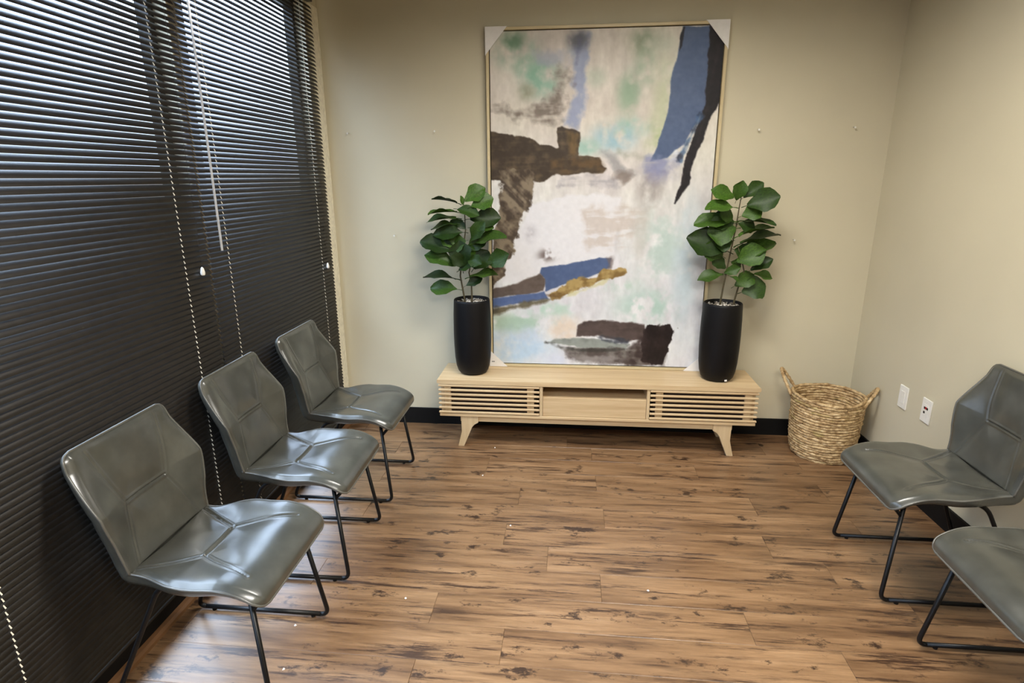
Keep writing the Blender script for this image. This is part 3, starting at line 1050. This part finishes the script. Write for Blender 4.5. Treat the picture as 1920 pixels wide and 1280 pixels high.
for li, L_ in enumerate(PAINT):
    if L_[0] == 'b':
        _, (cx, cy, rx, ry), col, a, rg = L_
        q = ((U - cx) / rx) ** 2 + ((V - cy) / ry) ** 2
        n = fbm(U, V, 9, 13, 100 + li) * 0.6 + fbm(U, V, 30, 40, 300 + li, 3) * 0.4
        m = np.exp(-q ** 1.4 * 0.9) * a * 1.1 * np.clip(0.9 + rg * (n - 0.5) * 9, 0, 1.25)
        m = np.clip(m, 0, 1)[..., None]
        img = img * (1 - m) + np.array(col, float) * m
    else:
        _, pts, col, a, ed_, soft, st, col2, ang = L_
        sd = poly_sd([tuple(p) for p in pts], U, V * ASP)
        sd = sd + (fbm(U, V, 22, 32, 500 + li, 4) - 0.5) * ed_ * 2.6
        m = np.clip(0.5 + sd / (2 * soft), 0, 1) * a
        ca, sa = math.cos(math.radians(ang)), math.sin(math.radians(ang))
        p = U * ca - V * sa * ASP; q = U * sa + V * ca * ASP
        p = (p - p.min()) / (p.max() - p.min()); q = (q - q.min()) / (q.max() - q.min())
        sn = fbm(p, q, 7, 70, 700 + li, 3)
        mott = fbm(U, V, 30, 42, 900 + li, 3)
        c = np.array(col, float)[None, None, :]
        if col2:
            k = np.clip((sn * 0.45 + mott * 0.55 - 0.5) * 5.5 * max(st, 0.3) + 0.35 * st, 0, 1)[..., None]
            c = c * (1 - k) + np.array(col2, float) * k
        elif st:
            m = m * np.clip(1 - st * 1.3 * np.clip((sn * 0.6 + mott * 0.4) - 0.47, 0, 1) * 5, 0.12, 1)
        m = m[..., None]
        img = img * (1 - m) + c * m
img += (fbm(U, V, 60, 90, 77, 2)[..., None] - 0.5) * 10
img = np.clip(img, 5, 250) * np.array((0.935, 0.945, 0.955))
ins = 0.022
xs = np.linspace(-hw + ins, hw - ins, NXP); zs = np.linspace(PHT - ins, ins, NZP)
XX, ZZ = np.meshgrid(xs, zs)
vs = np.stack([XX, np.full_like(XX, 0.010), ZZ], -1).reshape(-1, 3)
ii = np.arange(NZP * NXP).reshape(NZP, NXP)
qd = np.stack([ii[:-1, :-1], ii[1:, :-1], ii[1:, 1:], ii[:-1, 1:]], -1).reshape(-1, 4)
me = bpy.data.meshes.new('canvas')
nq = len(qd)
me.vertices.add(len(vs)); me.vertices.foreach_set('co', vs.ravel())
me.loops.add(nq * 4); me.loops.foreach_set('vertex_index', qd.ravel().astype(np.int32))
me.polygons.add(nq); me.polygons.foreach_set('loop_start', np.arange(0, nq * 4, 4, dtype=np.int32))
me.update(calc_edges=True)
ca_ = me.color_attributes.new('paint', 'FLOAT_COLOR', 'POINT')
rgba = np.ones((NZP * NXP, 4)); rgba[:, :3] = lin(img).reshape(-1, 3)
ca_.data.foreach_set('color', rgba.ravel())
me.materials.append(M['print'])
cv = link('canvas', me, pt)
b = MB(); b.box(-hw + ins, hw - ins, 0.0105, 0.0235, ins, PHT - ins); b.build('stretcher', M['paper'], cv)
# white cardboard corner guards
for sx_ in (-1, 1):
    for top in (0, 1):
        a, c_ = 0.128, 0.150
        if not top:
            a, c_ = 0.118, 0.11
        zc = PHT + 0.003 if top else -0.0
        xo = sx_ * (hw + 0.003)
        dz = -1 if top else 1
        tri = [(xo, zc), (xo - sx_ * a, zc), (xo, zc + dz * c_)]
        if sx_ * dz > 0:
            tri = tri[::-1]
        b = MB(); b.prism(tri, -0.0035, -0.0008)
        b.box(min(xo, xo - sx_ * 0.0022), max(xo, xo - sx_ * 0.0022), -0.0008, FD, min(zc, zc + dz * c_), max(zc, zc + dz * c_))
        if top:
            b.box(min(xo, xo - sx_ * a), max(xo, xo - sx_ * a), -0.0008, FD, PHT + 0.0008, PHT + 0.003)
        g_ = b.build('corner_guard', M['paper'], pt)
        if sx_ < 0 and not top:
            b = MB(); b.box(-hw + 0.010, -hw + 0.030, -0.0041, -0.0036, 0.030, 0.036); b.build('printed_mark', M['print_grey'], g_)

# ------------------------------------------------------------------ potted fiddle leaf figs
PLANTS = ([[[-0.027,-0.015,1.07,0.092,0.001,1.156,0.091],[0.014,-0.026,1.041,0.142,-0.01,1.098,0.096],[-0.073,-0.021,1.027,0.062,-0.053,1.004,0.064],[-0.07,-0.005,1.06,-0.215,-0.038,1.105,0.015],[-0.07,-0.014,1.007,-0.234,-0.081,1.025,0.027],[-0.077,-0.007,0.972,-0.259,-0.029,0.974,0.048],[-0.081,-0.02,0.939,-0.24,-0.019,0.923,0.048],[-0.037,-0.021,0.889,-0.217,-0.05,0.889,0.085],[-0.085,-0.026,0.78,-0.292,-0.06,0.854,0.101],[-0.083,-0.024,0.688,-0.262,-0.07,0.774,0.085],[-0.089,-0.007,0.603,-0.286,-0.052,0.644,0.048],[-0.084,-0.015,0.54,-0.267,0.003,0.552,0.085],[-0.002,-0.001,0.967,0.185,-0.006,0.982,0.101],[0.017,-0.014,0.819,0.215,-0.059,0.893,0.075],[0.02,-0.025,0.669,0.107,-0.008,0.781,0.117],[0.106,-0.015,0.698,0.231,-0.074,0.767,0.096],[-0.01,-0.011,0.615,0.167,-0.011,0.653,0.055],[-0.032,-0.012,0.563,0.066,0.001,0.614,0.053],[-0.047,-0.029,0.669,-0.063,-0.052,0.838,0.117],[-0.075,-0.016,0.656,0.02,-0.081,0.707,0.048],[-0.002,-0.011,0.697,-0.005,-0.018,0.819,0.064],[0.007,-0.012,0.839,0.087,-0.059,0.951,0.075],[-0.057,-0.005,0.808,-0.178,-0.029,0.875,0.08],[-0.038,-0.015,1.046,-0.042,-0.027,1.104,0.017],[-0.02,-0.026,0.91,-0.07,-0.022,0.949,0.04],[-0.026,-0.01,0.778,0.098,-0.009,0.859,0.075],[-0.022,-0.024,0.84,-0.11,-0.022,0.819,0.096],[-0.014,-0.024,0.74,0.071,-0.087,0.713,0.069],[-0.038,-0.004,0.957,-0.132,0.003,0.927,0.053],[0.007,-0.004,0.918,0.143,-0.031,0.93,0.064],[-0.026,-0.022,0.698,-0.099,-0.091,0.753,0.069]],[[[-0.045,0.0,0.478],[-0.068,0.0,0.623],[-0.049,0.0,0.756],[-0.028,0.0,0.898],[-0.031,0.0,1.026],[-0.038,0.0,1.074]],[[0.001,0.0,0.487],[0.001,0.0,0.561],[-0.013,0.0,0.644],[0.013,0.0,0.757],[0.004,0.0,0.828]]]], [[[0.003,-0.022,1.088,-0.126,-0.065,1.137,0.073],[0.019,-0.006,1.072,0.035,-0.051,1.177,0.067],[0.054,-0.012,1.087,0.157,-0.016,1.176,0.067],[0.074,-0.024,1.044,0.228,-0.089,1.103,0.112],[0.052,-0.022,0.985,0.162,-0.033,1.03,0.084],[0.066,-0.013,0.96,0.234,-0.07,0.96,0.045],[0.044,-0.017,0.871,0.23,-0.027,0.947,0.036],[0.058,-0.017,0.826,0.267,-0.03,0.91,0.05],[0.061,-0.001,0.743,0.254,-0.01,0.858,0.09],[0.048,-0.018,0.725,0.188,-0.071,0.803,0.112],[0.132,-0.02,0.675,0.242,-0.044,0.752,0.062],[0.158,-0.003,0.652,0.273,-0.003,0.637,0.05],[0.051,-0.02,0.581,0.165,-0.007,0.652,0.084],[0.096,-0.016,0.544,0.23,-0.023,0.594,0.117],[0.007,-0.027,1.035,-0.159,-0.087,1.047,0.073],[0.005,-0.024,0.956,-0.205,-0.014,0.96,0.09],[0.02,-0.01,0.945,-0.109,-0.003,0.974,0.101],[0.034,-0.011,0.916,-0.126,-0.044,0.896,0.145],[-0.006,-0.015,0.785,-0.233,-0.031,0.875,0.14],[-0.026,-0.004,0.753,-0.142,-0.035,0.817,0.106],[-0.004,-0.003,0.681,-0.083,-0.018,0.75,0.062],[-0.012,-0.005,0.65,-0.164,-0.03,0.63,0.062],[-0.013,-0.009,0.656,0.065,-0.049,0.694,0.05],[0.007,-0.014,0.965,-0.068,-0.065,1.012,0.067],[0.013,-0.027,0.644,0.049,-0.094,0.632,0.025],[0.019,-0.009,0.845,-0.08,-0.038,0.828,0.09],[0.035,-0.003,0.794,0.134,0.002,0.764,0.095],[0.018,-0.018,0.725,0.09,-0.001,0.697,0.056],[0.039,-0.012,0.945,0.143,-0.013,0.916,0.067]],[[[-0.016,0.0,0.486],[-0.003,0.0,0.618],[0.014,0.0,0.763],[0.034,0.0,0.925],[0.042,0.0,1.043],[0.047,0.0,1.092]],[[0.063,0.0,0.487],[0.078,0.0,0.565],[0.103,0.0,0.671],[0.081,0.0,0.743],[0.054,0.0,0.814]]]])
def leaf_mesh(kind):
    """unit leaf: base at origin, tip at +X, blade in XY, normal +Z"""
    rl = random.Random(kind)
    nl, nw = 9, 6
    vs = []
    pet = 0.16
    for i in range(nl + 1):
        t = i / nl
        x = pet + (1 - pet) * t
        w = (math.sin(PI * min(1, t ** 1.25 * 0.97 + 0.02)) ** 0.75) * (0.86 + 0.22 * t) * 0.5
        if i == nl:
            w = 0.05
        for j in range(nw + 1):
            u = -1 + 2 * j / nw
            z = 0.10 * abs(u) ** 1.3 * w * 2 - 0.16 * (t ** 2) * 0.8
            z += 0.035 * math.sin(t * 9 + kind * 1.7 + (2 if u > 0 else 0)) * abs(u) ** 2
            y = u * w
            if abs(u) == 1:
                y *= 1 + 0.07 * math.sin(t * 17 + kind)
            vs.append((x, y, z))
    fs = []
    for i in range(nl):
        for j in range(nw):
            a = i * (nw + 1) + j
            fs.append((a, a + nw + 1, a + nw + 2, a + 1))
    b = MB(); b.add(vs, fs)
    b.tube([(0, 0, -0.02), (0.09, 0, 0.0), (pet + 0.05, 0, 0.0)], [0.016, 0.014, 0.010], 5)
    me = b.mesh('leaf', smooth=True)
    me.materials.append(M['leaf'])
    return me
LEAFM = [leaf_mesh(k) for k in range(4)]
VIEW = Vector((-0.05, -0.93, 0.35)).normalized()     # leaves turn partly towards the room
POTS = (('left', (-0.608, 3.56, CT)), ('right', (0.915, 3.555, CT)))
for pi_, ((side, loc), (leaves, stems)) in enumerate(zip(POTS, PLANTS)):
    t_ = thing('potted_fig', ['fiddle leaf fig in tall black pot on the left end of the console', 'fiddle leaf fig in tall black pot on the right end of the console'][pi_], 'plant', loc, 0, 'potted figs on the console')
    b = MB()
    b.lathe([(0.070, 0.0), (0.083, 0.004), (0.097, 0.022), (0.107, 0.055), (0.114, 0.11), (0.118, 0.20), (0.1185, 0.28), (0.117, 0.38), (0.113, 0.465), (0.1115, 0.476), (0.108, 0.480), (0.104, 0.477), (0.103, 0.44), (0.103, 0.40)], 0, 0, 48, True, False)
    pot = b.build('pot', M['pot'], t_, smooth=True)
    if pi_ == 1:
        b = MB(); b.box(-0.008, 0.008, -0.0985, -0.0965, 0.012, 0.022); s_ = b.build('sticker', M['paper'], pot)
        s_.rotation_euler = (0, 0, 0.35)
    rg = random.Random(40 + pi_)
    b = MB()
    b.lathe([(0.0, 0.452), (0.1025, 0.450)], 0, 0, 24, False)
    for k in range(210):
        a = rg.uniform(0, 2 * PI); q = math.sqrt(rg.random()) * 0.097
        s_ = rg.uniform(0.004, 0.0085)
        cx_, cy_, cz_ = q * math.cos(a), q * math.sin(a), 0.456 + rg.uniform(0, 0.008)
        b.add([(cx_ + s_, cy_, cz_), (cx_, cy_ + s_ * 0.8, cz_), (cx_ - s_, cy_, cz_), (cx_, cy_ - s_ * 0.8, cz_), (cx_, cy_, cz_ + s_ * 0.7), (cx_, cy_, cz_ - s_ * 0.7)],
              [(0, 1, 4), (1, 2, 4), (2, 3, 4), (3, 0, 4), (1, 0, 5), (2, 1, 5), (3, 2, 5), (0, 3, 5)])
    g_ = b.build('pebbles', M['pebble'], t_)
    g_['kind'] = 'stuff'
    for st in stems:
        b = MB()
        pts = [Vector((st[0][0], st[0][1], 0.44))] + [Vector(p) for p in st]
        m = len(pts)
        b.tube(pts, [0.0065 - 0.004 * i / (m - 1) for i in range(m)], 7)
        b.build('stem', M['stem'], t_, smooth=True)
    for li, (bx, by, bz, tx, ty, tz, wd) in enumerate(leaves):
        A_, T_ = Vector((bx, by, bz)), Vector((tx, ty, tz))
        d = T_ - A_
        # the petiole reaches back to the nearest stem
        L = d.length
        ex = d.normalized()
        Lf = L / 0.86
        org = A_ - ex * (Lf - L)
        true_w = max(wd * 1.25, 0.60 * L)
        kf = min(1.0, wd * 1.25 / true_w)
        nf = VIEW - ex * VIEW.dot(ex)
        nf.normalize()
        side_v = nf.cross(ex)
        an = math.acos(kf)
        # tilt so that the upper face looks up
        up = Vector((0, 0, 1))
        n1 = nf * math.cos(an) + side_v * math.sin(an)
        n2 = nf * math.cos(an) - side_v * math.sin(an)
        ez = n1 if n1.z > n2.z else n2
        ey = ez.cross(ex)
        m = Matrix(((ex.x * Lf, ey.x * true_w, ez.x * Lf, org.x), (ex.y * Lf, ey.y * true_w, ez.y * Lf, org.y), (ex.z * Lf, ey.z * true_w, ez.z * Lf, org.z), (0, 0, 0, 1)))
        o = link('leaf', LEAFM[(li + pi_) % 4], t_)
        o.matrix_local = m

# ------------------------------------------------------------------ seagrass basket
BKX, BKY = 1.566, 3.497
bk = thing('seagrass_basket', 'round woven seagrass basket with two handles in the corner', 'basket', (BKX, BKY, 0))
BH, NC = 0.385, 24
def bk_r(z):
    return float(np.interp(z, [0, 0.03, 0.10, 0.22, 0.33, BH], [0.166, 0.180, 0.190, 0.196, 0.201, 0.205]))
rb = random.Random(21)
for k in range(NC):
    z = 0.008 + (BH - 0.012) * k / (NC - 1)
    R_ = bk_r(z) - 0.008
    n_ = 72
    ph = [rb.uniform(0, 6.28) for _ in range(4)]
    pts = []; rad = []
    for i in range(n_):
        a = 2 * PI * i / n_
        wob = 0.0018 * math.sin(5 * a + ph[0]) + 0.0014 * math.sin(13 * a + ph[1])
        dz = 0.0022 * math.sin(3 * a + ph[2]) + 0.0014 * math.sin(9 * a + ph[3])
        sag = 0.006 * math.cos(a - 0.6) * (z / BH)
        pts.append(((R_ + wob) * math.cos(a), (R_ + wob) * math.sin(a), z + dz + (0.004 * math.cos(2 * a) if k > NC - 4 else 0)))
        rad.append(0.0096 * (1 + 0.16 * math.sin(36 * a + ph[0]) + 0.14 * rb.uniform(-1, 1)))
    b = MB(); b.tube(pts, rad, 7, closed=True)
    b.build('coil', M['seagrass'], bk, smooth=True)
b = MB(); b.lathe([(0.0, 0.004), (0.168, 0.006)], 0, 0, 32, False)
b.build('base', M['seagrass'], bk)
for an, sp_a, hh, lean in ((math.radians(150), 0.34, 0.112, 0.075), (math.radians(-24), 0.34, 0.075, 0.045)):
    pts = []; rad = []
    n_ = 44
    for i in range(n_ + 1):
        q = i / n_
        a = an + sp_a * (2 * q - 1) * (1 - 0.35 * math.sin(PI * q))
        h = math.sin(PI * q) ** 0.8
        R_ = 0.200 + lean * h
        pts.append((R_ * math.cos(a), R_ * math.sin(a), BH - 0.03 + (hh + 0.03) * h))
        rad.append(0.0095 * (1 + 0.22 * math.sin(i * 2.1)))
    b = MB(); b.tube(pts, rad, 8)
    b.build('handle', M['seagrass'], bk, smooth=True)

# ------------------------------------------------------------------ wall plates, nails
WANG = math.atan2(XR1 - XR0, 1.45)
def plate(y, z, label, data):
    t_ = thing('wall_plate', label, 'outlet', (xr(y) - 0.0005, y, z))
    t_.rotation_euler = (0, 0, -PI / 2 + WANG * 0)
    # local: X along the wall, -Y out of the wall after rotation
    b = MB(); b.box(-0.038, 0.038, -0.006, 0, -0.0625, 0.0625, 0.002)
    o = b.build('cover', M['white_plastic'], t_)
    if not data:
        b = MB(); b.box(-0.017, 0.017, -0.0085, -0.006, -0.034, 0.034, 0.001); b.build('rocker', M['white_plastic'], t_)
    else:
        b = MB(); b.box(-0.018, 0.018, -0.0072, -0.006, -0.034, 0.034, 0.0005); b.build('insert', M['white_plastic'], t_)
        for dx, dz, m in ((-0.010, 0.014, 'jack_black'), (0.012, 0.014, 'jack_black'), (-0.010, -0.010, 'jack_black')):
            b = MB(); b.box(dx - 0.006, dx + 0.006, -0.0085, -0.0072, dz - 0.006, dz + 0.006, 0.0005)
            j = b.build('jack', M[m], t_)
        for dx in (0.001,):
            b = MB(); b.box(dx - 0.005, dx + 0.005, -0.0082, -0.0072, 0.009, 0.021, 0.0004)
            j = b.build('port', M['jack_red'], t_); j['label'] = 'red port between the black jacks'
    for dz in (-0.048, 0.048):
        b = MB(); b.lathe([(0.0, 0.0072), (0.003, 0.0068), (0.0032, 0.006)][::-1], 0, 0, 10, False)
        b.v = [(x, -zz, y_ + dz) for x, y_, zz in b.v]
        b.build('screw', M['white_plastic'], t_)
    return t_
plate(3.187, 0.492, 'white wall plate nearest the basket', False)
plate(2.982, 0.495, 'white data wall plate with small red and black jacks', True)

NAILS = [(-1.388, 1.925, 'small nail in back wall nearest the blinds'), (-0.840, 1.930, 'small nail in back wall beside the upper left of the painting'),
         (-1.130, 1.300, 'small nail in back wall left of the left plant'), (1.071, 1.914, 'small nail in back wall beside the upper right of the painting'),
         (1.342, 1.282, 'small nail in back wall right of the right plant'), (1.599, 1.919, 'small nail in back wall nearest the right corner')]
for x, z, lab in NAILS:
    t_ = thing('nail', lab, 'nail', (x, YB, z), 0, 'nails left in the back wall')
    b = MB(); b.tube([(0, 0.01, 0.004), (0, -0.022, -0.001)], 0.0022, 8); b.build('shank', M['steel'], t_)
    b = MB(); b.tube([(0, -0.022, -0.001), (0, -0.025, -0.0015)], 0.0058, 10); b.build('head', M['white_plastic'], t_)

SPECKS = [(-0.453, 3.389, 'white paper scrap on floor by the left console leg'), (-0.478, 3.024, 'white paper scrap on floor well in front of the console'),
          (-1.023, 1.79, 'white paper scrap by front runner of the nearest chair'), (-0.641, 1.977, 'white paper scrap on floor right of the nearest chair'),
          (0.349, 2.113, 'white paper scrap in the middle of the open floor'), (-0.969, 1.585, 'white paper scrap at the bottom edge under the nearest chair'),
          (-0.267, 2.533, 'white paper scrap on floor between middle chair and right chairs')]
for k, (x, y, lab) in enumerate(SPECKS):
    b = MB()
    s_ = 0.0045
    b.add([(-s_, -s_, 0), (s_, -s_ * 0.6, 0), (s_ * 0.8, s_, 0), (-s_ * 0.7, s_ * 0.9, 0), (-s_ * 0.5, -s_ * 0.5, 0.003), (s_ * 0.7, -s_ * 0.4, 0.004), (s_ * 0.5, s_ * 0.6, 0.002), (-s_ * 0.4, s_ * 0.5, 0.004)],
          [(3, 2, 1, 0), (4, 5, 6, 7), (0, 1, 5, 4), (1, 2, 6, 5), (2, 3, 7, 6), (3, 0, 4, 7)])
    o = b.build('paper_scrap', M['paper'])
    o.location = (x, y, 0.0); o.rotation_euler = (0, 0, k * 1.3)
    tag(o, lab, 'scrap', 'paper scraps on the floor')
